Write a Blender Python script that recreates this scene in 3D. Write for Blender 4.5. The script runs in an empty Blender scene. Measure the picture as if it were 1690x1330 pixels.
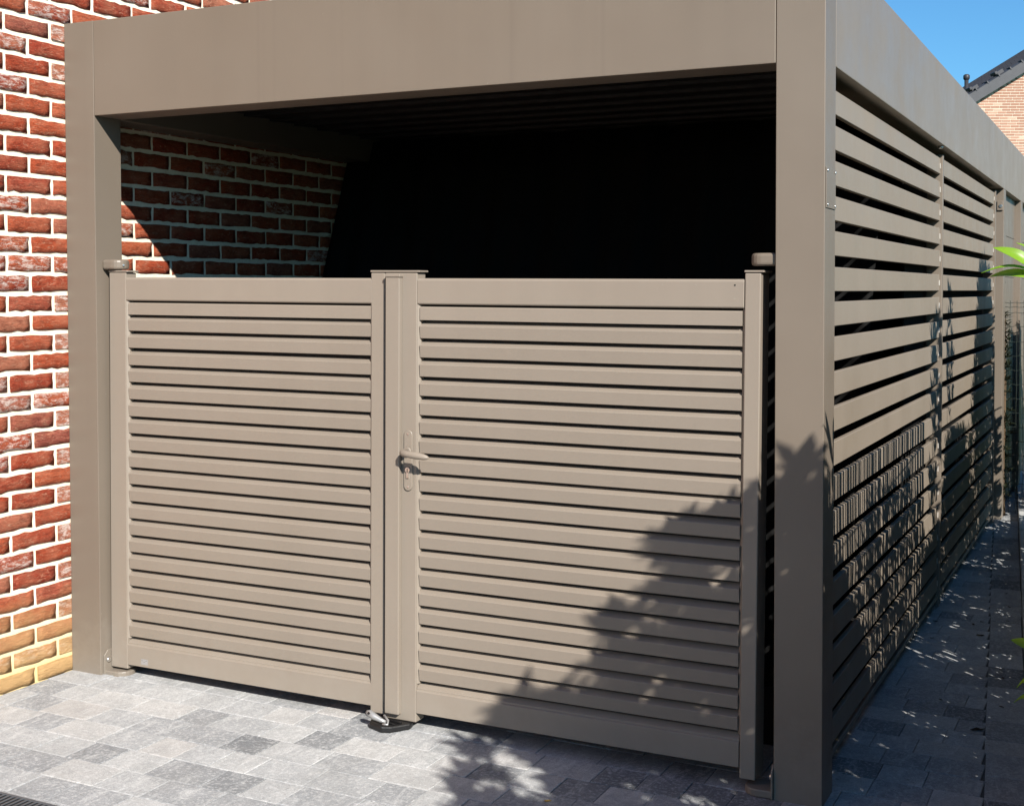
import bpy, bmesh, math, random
import numpy as np
from mathutils import Vector, Matrix, noise
R = math.radians
rnd = random.Random(7)
scene = bpy.context.scene
C = scene.collection

# ------------------------------------------------------------------ camera
CAM = np.array([0.8715, -4.0252, 1.5223])
YAW, PITCH, ROLL, F_PX, PCX, PCY = 0.44471, -0.031826, -0.0024694, 2186.63, 845.0, 551.0
_fw = np.array([-math.sin(YAW), math.cos(YAW), 0.0]); _rt = np.array([math.cos(YAW), math.sin(YAW), 0.0]); _up = np.array([0, 0, 1.0])
V_F = _fw*math.cos(PITCH) + _up*math.sin(PITCH)
_u2 = -_fw*math.sin(PITCH) + _up*math.cos(PITCH)
V_R = _rt*math.cos(ROLL) + _u2*math.sin(ROLL)
V_U = -_rt*math.sin(ROLL) + _u2*math.cos(ROLL)
cam_data = bpy.data.cameras.new('camera'); cam = bpy.data.objects.new('camera', cam_data); C.objects.link(cam)
m = Matrix((( V_R[0], V_U[0], -V_F[0], CAM[0]), (V_R[1], V_U[1], -V_F[1], CAM[1]), (V_R[2], V_U[2], -V_F[2], CAM[2]), (0, 0, 0, 1)))
cam.matrix_world = m
cam_data.sensor_fit = 'HORIZONTAL'; cam_data.sensor_width = 36
cam_data.lens = 36*F_PX/1690.0
cam_data.shift_y = -(665.0-PCY)/1690.0
cam_data.clip_start = 0.05; cam_data.clip_end = 2000
scene.camera = cam

def in_frame(P, pad=6):
    """true where points fall inside the photograph's field of view"""
    d = np.asarray(P, float) - CAM
    z = d @ V_F
    x = PCX + F_PX*(d @ V_R)/np.maximum(z, 1e-3); y = PCY - F_PX*(d @ V_U)/np.maximum(z, 1e-3)
    return (z > 0.05) & (x < 1690+pad) & (x > -pad) & (y > -pad) & (y < 1330+pad)

# ------------------------------------------------------------------ light
SUN = Vector((1.05, -1.0, 0.94)).normalized()          # towards the sun
SUN_EL = math.asin(SUN.z); SUN_AZ = math.atan2(SUN.x, SUN.y)
world = bpy.data.worlds.new('World'); scene.world = world; world.use_nodes = True
wn = world.node_tree.nodes; wl = world.node_tree.links
bg = wn['Background']; sky = wn.new('ShaderNodeTexSky'); sky.sky_type = 'NISHITA'; sky.sun_disc = False
sky.sun_elevation = SUN_EL; sky.sun_rotation = SUN_AZ
sky.altitude = 0; sky.air_density = 1.0; sky.dust_density = 0.3; sky.ozone_density = 2.5
tn = wn.new('ShaderNodeMix'); tn.data_type = 'RGBA'; tn.blend_type = 'MULTIPLY'; tn.inputs[0].default_value = 1.0
tn.inputs[7].default_value = (0.49, 0.93, 1.20, 1)      # deep clear blue
wl.new(sky.outputs[0], tn.inputs[6]); wl.new(tn.outputs[2], bg.inputs[0]); bg.inputs[1].default_value = 0.064
sd = bpy.data.lights.new('sun', 'SUN'); so = bpy.data.objects.new('sun', sd); C.objects.link(so)
sd.energy = 5.0; sd.angle = R(0.53); sd.color = (1.0, 0.955, 0.885)
so.rotation_euler = (-SUN).to_track_quat('-Z', 'Y').to_euler(); so.location = SUN*30
scene.view_settings.view_transform = 'Standard'; scene.view_settings.look = 'None'
scene.view_settings.gamma = 1; scene.view_settings.use_curve_mapping = False
scene.view_settings.exposure = 0.85

# ------------------------------------------------------------------ materials
def mat(name, rough=0.6, spec=0.4, metal=0.0):
    M = bpy.data.materials.new(name); M.use_nodes = True
    nt = M.node_tree; b = nt.nodes['Principled BSDF']
    b.inputs['Roughness'].default_value = rough; b.inputs['Specular IOR Level'].default_value = spec; b.inputs['Metallic'].default_value = metal
    return M, nt, b
def N(nt, t, **kw):
    n = nt.nodes.new(t)
    for k, v in kw.items(): setattr(n, k, v)
    return n
def ramp(nt, fac, stops, interp='LINEAR'):
    r = N(nt, 'ShaderNodeValToRGB'); r.color_ramp.interpolation = interp
    while len(r.color_ramp.elements) < len(stops): r.color_ramp.elements.new(0.5)
    for e, (p, c) in zip(r.color_ramp.elements, stops):
        e.position = p; e.color = (c, c, c, 1) if isinstance(c, (int, float)) else (*c, 1)
    nt.links.new(fac, r.inputs[0]); return r.outputs[0]
def noisetex(nt, vec, scale, detail=4, rough=0.6, dist=0.0):
    n = N(nt, 'ShaderNodeTexNoise'); n.inputs['Scale'].default_value = scale; n.inputs['Detail'].default_value = detail
    n.inputs['Roughness'].default_value = rough; n.inputs['Distortion'].default_value = dist
    if vec is not None: nt.links.new(vec, n.inputs['Vector'])
    return n.outputs['Fac']
def mixc(nt, fac, a, b, mode='MIX'):
    n = N(nt, 'ShaderNodeMix', data_type='RGBA', blend_type=mode)
    for v, i in ((fac, 0), (a, 6), (b, 7)):
        if hasattr(v, 'links') or isinstance(v, bpy.types.NodeSocket): nt.links.new(v, n.inputs[i])
        elif i == 0: n.inputs[0].default_value = v
        else: n.inputs[i].default_value = (*v, 1) if len(v) == 3 else v
    return n.outputs[2]
def mapping(nt, vec, scale=(1, 1, 1), loc=None):
    n = N(nt, 'ShaderNodeMapping'); n.inputs['Scale'].default_value = scale
    nt.links.new(vec, n.inputs['Vector'])
    if loc is not None: nt.links.new(loc, n.inputs['Location'])
    return n.outputs[0]
def bump(nt, b, h, strength=0.3, dist=0.01):
    n = N(nt, 'ShaderNodeBump'); n.inputs['Strength'].default_value = strength; n.inputs['Distance'].default_value = dist
    nt.links.new(h, n.inputs['Height']); nt.links.new(n.outputs[0], b.inputs['Normal'])
def rand_vec(nt):
    """object-space coordinates shifted by the object's own random number"""
    tc = N(nt, 'ShaderNodeTexCoord'); oi = N(nt, 'ShaderNodeObjectInfo')
    mul = N(nt, 'ShaderNodeMath', operation='MULTIPLY'); mul.inputs[1].default_value = 37.0
    nt.links.new(oi.outputs['Random'], mul.inputs[0])
    cb = N(nt, 'ShaderNodeCombineXYZ')
    for i in range(3): nt.links.new(mul.outputs[0], cb.inputs[i])
    return mapping(nt, tc.outputs['Object'], (1, 1, 1), cb.outputs[0]), oi.outputs['Random']

def make_paint(name, col, rough=0.42):
    M, nt, b = mat(name, rough, 0.45)
    geo = N(nt, 'ShaderNodeNewGeometry')
    st = noisetex(nt, mapping(nt, geo.outputs['Position'], (9, 9, 0.25)), 1.0, 5, 0.6)       # faint rain runs
    cl = noisetex(nt, geo.outputs['Position'], 1.6, 4, 0.55)
    c1 = mixc(nt, ramp(nt, st, ((0.42, 0.0), (0.7, 1.0))), tuple(x*1.01 for x in col), tuple(x*0.975 for x in col))
    c2 = mixc(nt, ramp(nt, cl, ((0.35, 0.0), (0.75, 1.0))), c1, mixc(nt, 0.06, c1, (0.4, 0.36, 0.31)))
    sp = noisetex(nt, geo.outputs['Position'], 55, 3, 0.5)
    c3 = mixc(nt, ramp(nt, sp, ((0.73, 0.0), (0.80, 0.35))), c2, (0.3, 0.28, 0.24))           # dust specks
    sz = N(nt, 'ShaderNodeSeparateXYZ'); nt.links.new(geo.outputs['Position'], sz.inputs[0])
    az = N(nt, 'ShaderNodeMath', operation='MULTIPLY_ADD'); nt.links.new(noisetex(nt, geo.outputs['Position'], 14, 6, 0.7), az.inputs[0]); az.inputs[1].default_value = 0.5; nt.links.new(sz.outputs[2], az.inputs[2])
    c3 = mixc(nt, ramp(nt, az.outputs[0], ((0.20, 0.38), (0.46, 0.0))), c3, (0.26, 0.235, 0.20))      # splash dirt near the ground
    nt.links.new(c3, b.inputs['Base Color'])
    rr = noisetex(nt, geo.outputs['Position'], 4, 4, 0.6)
    nt.links.new(ramp(nt, rr, ((0.3, rough-0.06), (0.7, rough+0.12))), b.inputs['Roughness'])
    fine = noisetex(nt, geo.outputs['Position'], 900, 2, 0.5)
    bump(nt, b, fine, 0.06, 0.001)
    return M
RAIN = [(-2.077, 0.22), (-2.055, 0.12), (-2.000, 0.2), (-1.71, 0.08), (-1.045, 0.2), (-1.028, 0.12), (-0.755, 0.18), (-0.742, 0.12), (-0.717, 0.2)]
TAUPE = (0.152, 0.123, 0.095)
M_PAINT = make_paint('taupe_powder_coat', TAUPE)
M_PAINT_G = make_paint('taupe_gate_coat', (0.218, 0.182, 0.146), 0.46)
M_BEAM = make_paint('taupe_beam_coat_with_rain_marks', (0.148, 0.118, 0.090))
_nt = M_BEAM.node_tree; _b = _nt.nodes['Principled BSDF']; _l = _b.inputs['Base Color'].links[0].from_socket
_g = N(_nt, 'ShaderNodeNewGeometry'); _s = N(_nt, 'ShaderNodeSeparateXYZ'); _nt.links.new(_g.outputs['Position'], _s.inputs[0])
_w = noisetex(_nt, mapping(_nt, _g.outputs['Position'], (0, 0, 3)), 1.0, 2, 0.5)
_a = N(_nt, 'ShaderNodeMath', operation='MULTIPLY_ADD'); _nt.links.new(_w, _a.inputs[0]); _a.inputs[1].default_value = 0.006; _nt.links.new(_s.outputs[0], _a.inputs[2])
_r = N(_nt, 'ShaderNodeMapRange'); _r.inputs[1].default_value = -3.0; _r.inputs[2].default_value = 0.0; _nt.links.new(_a.outputs[0], _r.inputs[0])
_st = [(0.0, 0.0)]
for _x, _k in RAIN: _p = (_x+3.0)/3.0; _st += [(_p-0.0022, 0.0), (_p, _k), (_p+0.0022, 0.0)]
_m = mixc(_nt, ramp(_nt, _r.outputs[0], _st), _l, (0.085, 0.068, 0.052)); _nt.links.new(_m, _b.inputs['Base Color'])
M_FASCIA = make_paint('sky_sheen_fascia_coat', (0.190, 0.155, 0.120), 0.38)  # side beam coat lightened to imitate the sky reflected in it
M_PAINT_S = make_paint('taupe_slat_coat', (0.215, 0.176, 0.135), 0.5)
M_DARKROOF, nt, b = mat('shade_dark_roof_blade', 0.6); b.inputs['Base Color'].default_value = (0.008, 0.0078, 0.0075, 1)  # taupe darkened so the colour itself carries the unlit interior

def make_brick_mat(name, far=False):
    M, nt, b = mat(name, 0.85, 0.2)
    vec, rn = rand_vec(nt)
    base = ramp(nt, rn, ((0.0, (0.28, 0.040, 0.018)), (0.3, (0.37, 0.062, 0.022)), (0.55, (0.41, 0.095, 0.040)), (0.72, (0.33, 0.050, 0.024)), (0.88, (0.40, 0.140, 0.080)), (1.0, (0.25, 0.055, 0.040))))
    n1 = noisetex(nt, mapping(nt, vec, (26, 20, 60)), 1.0, 9, 0.78, 0.8)
    c = mixc(nt, ramp(nt, n1, ((0.36, 0.0), (0.56, 1.0))), mixc(nt, 1.0, base, (0.50, 0.46, 0.46), 'MULTIPLY'), base)
    n5 = noisetex(nt, mapping(nt, vec, (9, 9, 14)), 1.0, 4, 0.6, 0.3)
    c = mixc(nt, ramp(nt, n5, ((0.45, 0.0), (0.68, 0.55))), c, (0.42, 0.14, 0.075))
    n2 = noisetex(nt, mapping(nt, vec, (60, 26, 90)), 1.0, 9, 0.8, 1.2)
    c = mixc(nt, ramp(nt, n2, ((0.53, 0.0), (0.66, 0.8))), c, (0.52, 0.27, 0.17))
    # lime bloom on some bricks
    m1 = N(nt, 'ShaderNodeMath', operation='GREATER_THAN'); 
    fr = N(nt, 'ShaderNodeMath', operation='FRACT'); mm = N(nt, 'ShaderNodeMath', operation='MULTIPLY'); mm.inputs[1].default_value = 13.7
    nt.links.new(rn, mm.inputs[0]); nt.links.new(mm.outputs[0], fr.inputs[0]); nt.links.new(fr.outputs[0], m1.inputs[0]); m1.inputs[1].default_value = 0.88
    n3 = noisetex(nt, mapping(nt, vec, (34, 20, 60)), 1.0, 9, 0.8, 0.4)
    wm = N(nt, 'ShaderNodeMath', operation='MULTIPLY'); nt.links.new(ramp(nt, n3, ((0.48, 0.0), (0.60, 0.8))), wm.inputs[0]); nt.links.new(m1.outputs[0], wm.inputs[1])
    c = mixc(nt, wm.outputs[0], c, (0.72, 0.62, 0.55))
    # ochre sand stain along the foot of the wall
    geo = N(nt, 'ShaderNodeNewGeometry'); sx = N(nt, 'ShaderNodeSeparateXYZ'); nt.links.new(geo.outputs['Position'], sx.inputs[0])
    wob = noisetex(nt, geo.outputs['Position'], 6, 3, 0.6)
    ad = N(nt, 'ShaderNodeMath', operation='MULTIPLY_ADD'); nt.links.new(wob, ad.inputs[0]); ad.inputs[1].default_value = 0.30; nt.links.new(sx.outputs[2], ad.inputs[2])
    c = mixc(nt, ramp(nt, ad.outputs[0], ((0.22, 0.88), (0.50, 0.0))), c, (0.56, 0.36, 0.16))
    nt.links.new(c, b.inputs['Base Color'])
    h = noisetex(nt, mapping(nt, vec, (45, 18, 85)), 1.0, 9, 0.72, 2.2)
    bump(nt, b, h, 0.95, 0.014)
    return M
M_BRICK = make_brick_mat('hand_moulded_red_brick')
def make_mortar():
    M, nt, b = mat('cream_mortar', 0.95, 0.1)
    geo = N(nt, 'ShaderNodeNewGeometry')
    n1 = noisetex(nt, geo.outputs['Position'], 60, 6, 0.7)
    sx = N(nt, 'ShaderNodeSeparateXYZ'); nt.links.new(geo.outputs['Position'], sx.inputs[0])
    c = mixc(nt, ramp(nt, n1, ((0.3, 0.0), (0.7, 1.0))), (0.72, 0.63, 0.48), (0.84, 0.76, 0.62))
    c = mixc(nt, ramp(nt, sx.outputs[2], ((0.05, 0.9), (0.32, 0.0))), c, (0.70, 0.52, 0.24))
    nt.links.new(c, b.inputs['Base Color']); bump(nt, b, n1, 0.5, 0.006); return M
M_MORTAR = make_mortar()
def make_paver_mat():
    M, nt, b = mat('grey_concrete_paver', 0.9, 0.2)
    vec, rn = rand_vec(nt)
    base = ramp(nt, rn, ((0.0, (0.15, 0.158, 0.168)), (0.07, (0.20, 0.208, 0.215)), (0.14, (0.29, 0.297, 0.304)), (0.35, (0.36, 0.367, 0.370)), (0.6, (0.40, 0.405, 0.405)), (0.85, (0.45, 0.452, 0.445)), (1.0, (0.46, 0.44, 0.42))))
    n1 = noisetex(nt, vec, 11, 6, 0.65, 0.8)
    c = mixc(nt, ramp(nt, n1, ((0.32, 0.0), (0.62, 1.0))), mixc(nt, 1.0, base, (0.78, 0.79, 0.80), 'MULTIPLY'), base)
    n2 = noisetex(nt, mapping(nt, vec, (26, 7, 10)), 1.0, 6, 0.7, 0.6)
    c = mixc(nt, ramp(nt, n2, ((0.52, 0.0), (0.70, 0.6))), c, (0.60, 0.60, 0.59))       # cement bloom
    n3 = noisetex(nt, vec, 240, 3, 0.7)
    c = mixc(nt, ramp(nt, n3, ((0.38, 0.45), (0.5, 0.0))), c, (0.12, 0.12, 0.12))
    n4 = noisetex(nt, vec, 75, 4, 0.75)
    c = mixc(nt, ramp(nt, n4, ((0.50, 0.0), (0.66, 0.5))), c, (0.62, 0.62, 0.61))
    g_ = N(nt, 'ShaderNodeNewGeometry')
    c = mixc(nt, ramp(nt, noisetex(nt, g_.outputs['Position'], 3.2, 5, 0.65), ((0.46, 0.0), (0.68, 0.30))), c, (0.24, 0.235, 0.225))
    c = mixc(nt, ramp(nt, noisetex(nt, g_.outputs['Position'], 38, 3, 0.5), ((0.70, 0.0), (0.75, 0.55))), c, (0.13, 0.12, 0.10))
    nt.links.new(c, b.inputs['Base Color']); bump(nt, b, noisetex(nt, vec, 160, 5, 0.7), 0.6, 0.004); return M
M_PAVER = make_paver_mat()
def simple(name, col, rough=0.6, spec=0.4, metal=0.0, scale=8, amp=0.25, bm_=0.2, bscale=40, bdist=0.005):
    M, nt, b = mat(name, rough, spec, metal)
    geo = N(nt, 'ShaderNodeNewGeometry'); n1 = noisetex(nt, geo.outputs['Position'], scale, 5, 0.6)
    c = mixc(nt, n1, tuple(x*(1-amp) for x in col), tuple(min(1, x*(1+amp)) for x in col))
    nt.links.new(c, b.inputs['Base Color'])
    if bm_: bump(nt, b, noisetex(nt, geo.outputs['Position'], bscale, 4, 0.6), bm_, bdist)
    return M
M_SHADE_SHEET = simple('black_shade_sheet', (0.005, 0.005, 0.005), 0.8, 0.12, bm_=0)
M_SHADE_PANEL = simple('black_shade_panel', (0.008, 0.008, 0.008), 0.9, 0.1, bm_=0)
M_SAND = simple('jointing_sand', (0.11, 0.105, 0.10), 0.95, 0.1, scale=30, bscale=200)
M_SOIL = simple('garden_soil', (0.045, 0.033, 0.022), 1, 0.1, scale=12, bm_=0.8, bscale=40, bdist=0.03)
M_GRASS = simple('lawn', (0.05, 0.075, 0.02), 1, 0.1, scale=3, bm_=0.8, bscale=60, bdist=0.03)
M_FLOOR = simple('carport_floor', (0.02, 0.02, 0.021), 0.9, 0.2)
M_KERB = simple('concrete_kerb', (0.42, 0.42, 0.41), 0.9, 0.2, scale=20, bscale=120, bdist=0.002)
M_STEEL = simple('bright_steel', (0.75, 0.75, 0.74), 0.28, 0.5, 1.0, bm_=0)
M_SILVER = simple('light_catch_metal', (0.36, 0.355, 0.35), 0.38, 0.5, 0.5, bm_=0)
M_BLACK = simple('black_plastic', (0.006, 0.006, 0.0065), 0.45, 0.5)
M_GRATE = simple('galvanised_grate', (0.12, 0.14, 0.16), 0.45, 0.5, 0.6, scale=30)
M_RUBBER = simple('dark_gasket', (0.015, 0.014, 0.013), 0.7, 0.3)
M_CLIP = simple('white_clip', (0.42, 0.39, 0.35), 0.5, 0.4, bm_=0)
M_LABEL = simple('grey_sticker', (0.26, 0.25, 0.245), 0.5, 0.3, scale=300, amp=0.3, bm_=0)
M_INK = simple('sticker_ink', (0.14, 0.14, 0.14), 0.6, 0.3, bm_=0)
M_WIRE = simple('dark_green_wire', (0.02, 0.028, 0.022), 0.5, 0.4, bm_=0)
M_TILE = simple('black_roof_tile', (0.028, 0.029, 0.034), 0.5, 0.4, scale=6, amp=0.35, bm_=0.1)
M_TILE2 = simple('grey_verge_tile', (0.045, 0.047, 0.053), 0.55, 0.4, scale=6, amp=0.3, bm_=0.1)
M_BARK = simple('bark', (0.09, 0.06, 0.035), 0.9, 0.2, scale=40, bscale=120)
M_REED = simple('weathered_reed', (0.20, 0.14, 0.08), 0.9, 0.2, scale=60)
M_DRY = simple('dry_leaf', (0.045, 0.028, 0.018), 0.8, 0.2, scale=60)
M_YELLOW = simple('yellow_brown_leaf', (0.30, 0.20, 0.05), 0.6, 0.3, scale=80)
def make_leaf(name, c0, c1, trans=0.35, rough=0.4):
    M, nt, b = mat(name, rough, 0.4)
    geo = N(nt, 'ShaderNodeNewGeometry'); n1 = noisetex(nt, geo.outputs['Position'], 9, 4, 0.6)
    c = mixc(nt, ramp(nt, n1, ((0.3, 0.0), (0.7, 1.0))), c0, c1)
    nt.links.new(c, b.inputs['Base Color'])
    t = N(nt, 'ShaderNodeBsdfTranslucent'); nt.links.new(mixc(nt, 1.0, c, (1.6, 1.9, 0.7), 'MULTIPLY'), t.inputs[0])
    mx = N(nt, 'ShaderNodeMixShader'); mx.inputs[0].default_value = trans
    out = nt.nodes['Material Output']
    nt.links.new(b.outputs[0], mx.inputs[1]); nt.links.new(t.outputs[0], mx.inputs[2]); nt.links.new(mx.outputs[0], out.inputs[0])
    return M
M_LEAF = make_leaf('laurel_leaf', (0.035, 0.075, 0.015), (0.06, 0.12, 0.02), 0.2)
M_LEAF_Y = make_leaf('young_laurel_leaf', (0.19, 0.34, 0.022), (0.28, 0.44, 0.04), 0.4, 0.35)
M_LEAF_D = make_leaf('dark_ivy_leaf', (0.010, 0.014, 0.007), (0.018, 0.022, 0.010), 0.05)

# ------------------------------------------------------------------ mesh helpers
class MB:
    def __init__(s): s.v = []; s.f = []; s.sm = []
    def add(s, vs, fs, smooth=False):
        n = len(s.v); s.v += [tuple(v) for v in vs]; s.f += [tuple(n+i for i in f) for f in fs]; s.sm += [smooth]*len(fs); return s
    def box(s, x0, x1, y0, y1, z0, z1):
        vs = [(x, y, z) for x in (x0, x1) for y in (y0, y1) for z in (z0, z1)]
        return s.add(vs, [(0, 1, 3, 2), (4, 6, 7, 5), (0, 4, 5, 1), (2, 3, 7, 6), (0, 2, 6, 4), (1, 5, 7, 3)])
    def prism(s, prof, axis, a, b, smooth=False):
        """extrude a closed profile; axis 'x': prof=(y,z); 'y': prof=(x,z); 'z': prof=(x,y)"""
        n = len(prof); mk = {'x': lambda p, t: (t, p[0], p[1]), 'y': lambda p, t: (p[0], t, p[1]), 'z': lambda p, t: (p[0], p[1], t)}[axis]
        vs = [mk(p, a) for p in prof] + [mk(p, b) for p in prof]
        fs = [(i, (i+1) % n, n+(i+1) % n, n+i) for i in range(n)]
        s.add(vs, fs, smooth); k = len(s.v)-2*n
        s.f += [tuple(k+i for i in range(n-1, -1, -1)), tuple(k+n+i for i in range(n))]; s.sm += [False, False]; return s
    def tube(s, pts, rad, seg=8, cap=True, smooth=True):
        pts = [Vector(p) for p in pts]; rad = rad if hasattr(rad, '__len__') else [rad]*len(pts)
        n0 = len(s.v); prev = None
        for i, p in enumerate(pts):
            t = (pts[min(i+1, len(pts)-1)] - pts[max(i-1, 0)]).normalized()
            a = t.orthogonal().normalized() if prev is None else (prev - t*prev.dot(t)).normalized()
            prev = a; bb = t.cross(a)
            for k in range(seg):
                an = 2*math.pi*k/seg; s.v.append(tuple(p + (a*math.cos(an)+bb*math.sin(an))*rad[i]))
        for i in range(len(pts)-1):
            for k in range(seg):
                s.f.append((n0+i*seg+k, n0+i*seg+(k+1) % seg, n0+(i+1)*seg+(k+1) % seg, n0+(i+1)*seg+k)); s.sm.append(smooth)
        if cap:
            s.f.append(tuple(n0+k for k in range(seg-1, -1, -1))); s.sm.append(False)
            e = n0+(len(pts)-1)*seg; s.f.append(tuple(e+k for k in range(seg))); s.sm.append(False)
        return s
    def mesh(s, name, material):
        me = bpy.data.meshes.new(name); me.from_pydata(s.v, [], s.f)
        me.polygons.foreach_set('use_smooth', s.sm)
        bm = bmesh.new(); bm.from_mesh(me); bmesh.ops.recalc_face_normals(bm, faces=bm.faces); bm.to_mesh(me); bm.free()
        if material: me.materials.append(material)
        return me
def link(name, me, parent=None, loc=None, rot=None):
    o = bpy.data.objects.new(name, me); C.objects.link(o)
    if parent is not None: o.parent = parent
    if loc is not None: o.location = loc
    if rot is not None: o.rotation_euler = rot
    return o
def bevel_mesh(me, w, seg=2, angle=30):
    bm = bmesh.new(); bm.from_mesh(me)
    es = [e for e in bm.edges if len(e.link_faces) == 2 and e.calc_face_angle(0) > R(angle)]
    bmesh.ops.bevel(bm, geom=es, offset=w, offset_type='OFFSET', segments=seg, profile=0.5, affect='EDGES', clamp_overlap=True)
    for f in bm.faces: f.smooth = False
    bm.to_mesh(me); bm.free(); return me
def part(name, mb, material, parent, bevel=0, seg=2, loc=None, rot=None, label=None):
    me = mb.mesh(name, material)
    if bevel: bevel_mesh(me, bevel, seg)
    o = link(name, me, parent, loc, rot)
    if label: o['label'] = label
    return o
def tag(o, label=None, cat=None, group=None, kind=None):
    if label: o['label'] = label
    if cat: o['category'] = cat
    if group: o['group'] = group
    if kind: o['kind'] = kind
    return o
def thing(name, label, cat, loc=(0, 0, 0), rot=(0, 0, 0), group=None):
    o = link(name, None, None, loc, rot); o.empty_display_size = 0.1
    return tag(o, label, cat, group)
def box(x0, x1, y0, y1, z0, z1): return MB().box(x0, x1, y0, y1, z0, z1)

# ------------------------------------------------------------------ ground
GTILT = 0.02
def gz(x): return -math.tan(GTILT)*(x+3.02)
gm = MB().add([(-300, -300, 0), (300, -300, 0), (300, 300, 0), (-300, 300, 0)], [(0, 1, 2, 3)])
tag(part('ground', gm, M_GRASS, None, loc=(0, 0, -0.22)), kind='structure')
def Xj(y): return 0.462 - 0.0905*y       # joint line along the path
def Xk(y): return 0.597 - 0.086*y        # kerb line
PY0, PY1 = -8.0, 9.2
pm = MB()
pm = MB()
xs0, xs1 = -3.02, None
vs = [(-3.02, PY0, -0.0065), (Xk(PY0)-0.0, PY0, -0.0065), (Xk(PY1), PY1, -0.0065), (-3.02, PY1, -0.0065)]
pm.add([(x+3.02, y, z) for x, y, z in vs] + [(x+3.02, y, z-0.1) for x, y, z in vs], [(0, 1, 2, 3), (7, 6, 5, 4), (0, 4, 5, 1), (1, 5, 6, 2), (2, 6, 7, 3), (3, 7, 4, 0)])
pav = part('pavement', pm, M_SAND, None, loc=(-3.02, 0, 0), rot=(0, GTILT, 0)); pav['kind'] = 'structure'

def paver_mesh(w, d, k):
    r = random.Random(k); j = 0.0014; c = 0.0026
    hw, hd = w/2-0.0010, d/2-0.0010
    top = [(-hw+c+r.uniform(-j, j), -hd+c+r.uniform(-j, j)), (hw-c+r.uniform(-j, j), -hd+c+r.uniform(-j, j)), (hw-c+r.uniform(-j, j), hd-c+r.uniform(-j, j)), (-hw+c+r.uniform(-j, j), hd-c+r.uniform(-j, j))]
    out = [(-hw, -hd), (hw, -hd), (hw, hd), (-hw, hd)]
    vs = [(x, y, 0) for x, y in top] + [(x, y, -0.0012) for x, y in out] + [(x, y, -0.03) for x, y in out]
    fs = [(0, 1, 2, 3)] + [(4+i, 4+(i+1) % 4, (i+1) % 4, i) for i in range(4)] + [(8+i, 8+(i+1) % 4, 4+(i+1) % 4, 4+i) for i in range(4)]
    return MB().add(vs, fs)
pav_cache = {}
def get_paver(w, d, k):
    key = (round(w, 3), round(d, 3), k)
    if key not in pav_cache: pav_cache[key] = paver_mesh(w, d, hash(key) % 9999).mesh('paver', M_PAVER)
    return pav_cache[key]
stuff = MB(); npav = 0
ROW = 0.1525
r = random.Random(21)
row0 = -0.588 - 48*ROW
nrows = int((PY1-row0)/ROW)
for i in range(nrows):
    y0 = row0 + i*ROW; yc = y0+ROW/2
    x = -3.02; xe = Xj(yc)
    while x < xe-0.02:
        w = r.choice((0.148, 0.148, 0.222, 0.222, 0.185))
        if x == -3.02: w = r.choice((0.11, 0.16, 0.2))
        if xe-(x+w) < 0.06: w = xe-x
        xc = x+w/2
        vis = (-1.25 < yc < 0.12) or (-1.7 < xc < 0.0 and yc < 0.35 and yc > 0) or (xc > -0.06 and -0.3 < yc < 6.0)
        vis = vis and in_frame([(xc, yc, gz(xc))], 90)[0]
        if yc > 0.12 and xc < -0.15:
            if yc > 0.5: vis = False
        if vis:
            o = link('paver', get_paver(w, ROW, r.randrange(3)), pav, (xc+3.02, yc, r.uniform(-0.0012, 0.001))); npav += 1
            o.rotation_euler = (r.uniform(-.004, .004), r.uniform(-.004, .004), r.uniform(-.004, .004))
        elif not (yc > 0.55 and xc < -0.2):
            b_ = paver_mesh(w, ROW, r.randrange(999))
            stuff.add([(vx+xc+3.02, vy+yc, vz) for vx, vy, vz in b_.v], b_.f)
        x += w
# narrow strip between joint and kerb
y = -7.9
while y < PY1-0.2:
    d = r.choice((0.148, 0.222, 0.222)); yc = y+d/2; x0, x1 = Xj(yc)+0.003, Xk(yc); w = x1-x0; xc = (x0+x1)/2
    w = round(w, 2)
    if in_frame([(xc, yc, gz(xc))], 60)[0] and -0.3 < yc < 6.2:
        link('paver', get_paver(w, d, 0), pav, (xc+3.02, yc, r.uniform(-0.001, 0.001)), (0, 0, 0.088)); npav += 1
    else:
        b_ = paver_mesh(w, d, 5); stuff.add([(vx+xc+3.02, vy+yc, vz) for vx, vy, vz in b_.v], b_.f)
    y += d
o = part('paver', stuff, M_PAVER, pav); o['kind'] = 'stuff'
print('pavers', npav)
# inside floor
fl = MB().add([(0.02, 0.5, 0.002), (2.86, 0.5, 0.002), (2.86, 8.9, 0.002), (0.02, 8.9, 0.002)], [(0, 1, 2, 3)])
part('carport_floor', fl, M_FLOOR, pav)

# kerb and soil bed
kb = link('kerb', None); kb['kind'] = 'structure'; y = -7.0
kme = None
while y < 9:
    mbk = MB().box(0, 0.05, 0.002, 0.998, -0.1, 0.035)
    if kme is None: kme = bevel_mesh(mbk.mesh('kerb_stone', M_KERB), 0.006)
    link('kerb_stone', kme, kb, (Xk(y)+0.002, y, gz(Xk(y))+0.02+r.uniform(-.004, .004)), (0, 0, 0.0858)); y += 1.0
sm = MB(); nx, ny = 10, 60; g = {}
for i in range(ny+1):
    for j in range(nx+1):
        yy = -7+16*i/ny; xx = Xk(yy)+0.05+ (4.0*j/nx)**1.0*(1)
        sm.v.append((xx, yy, -0.055+0.05*noise.noise(Vector((xx*4, yy*4, 0)))*(0.3+j/nx)))
for i in range(ny):
    for j in range(nx):
        a = i*(nx+1)+j; sm.f.append((a, a+1, a+nx+2, a+nx+1)); sm.sm.append(True)
tag(part('soil_bed', sm, M_SOIL, None), kind='structure')

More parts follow.
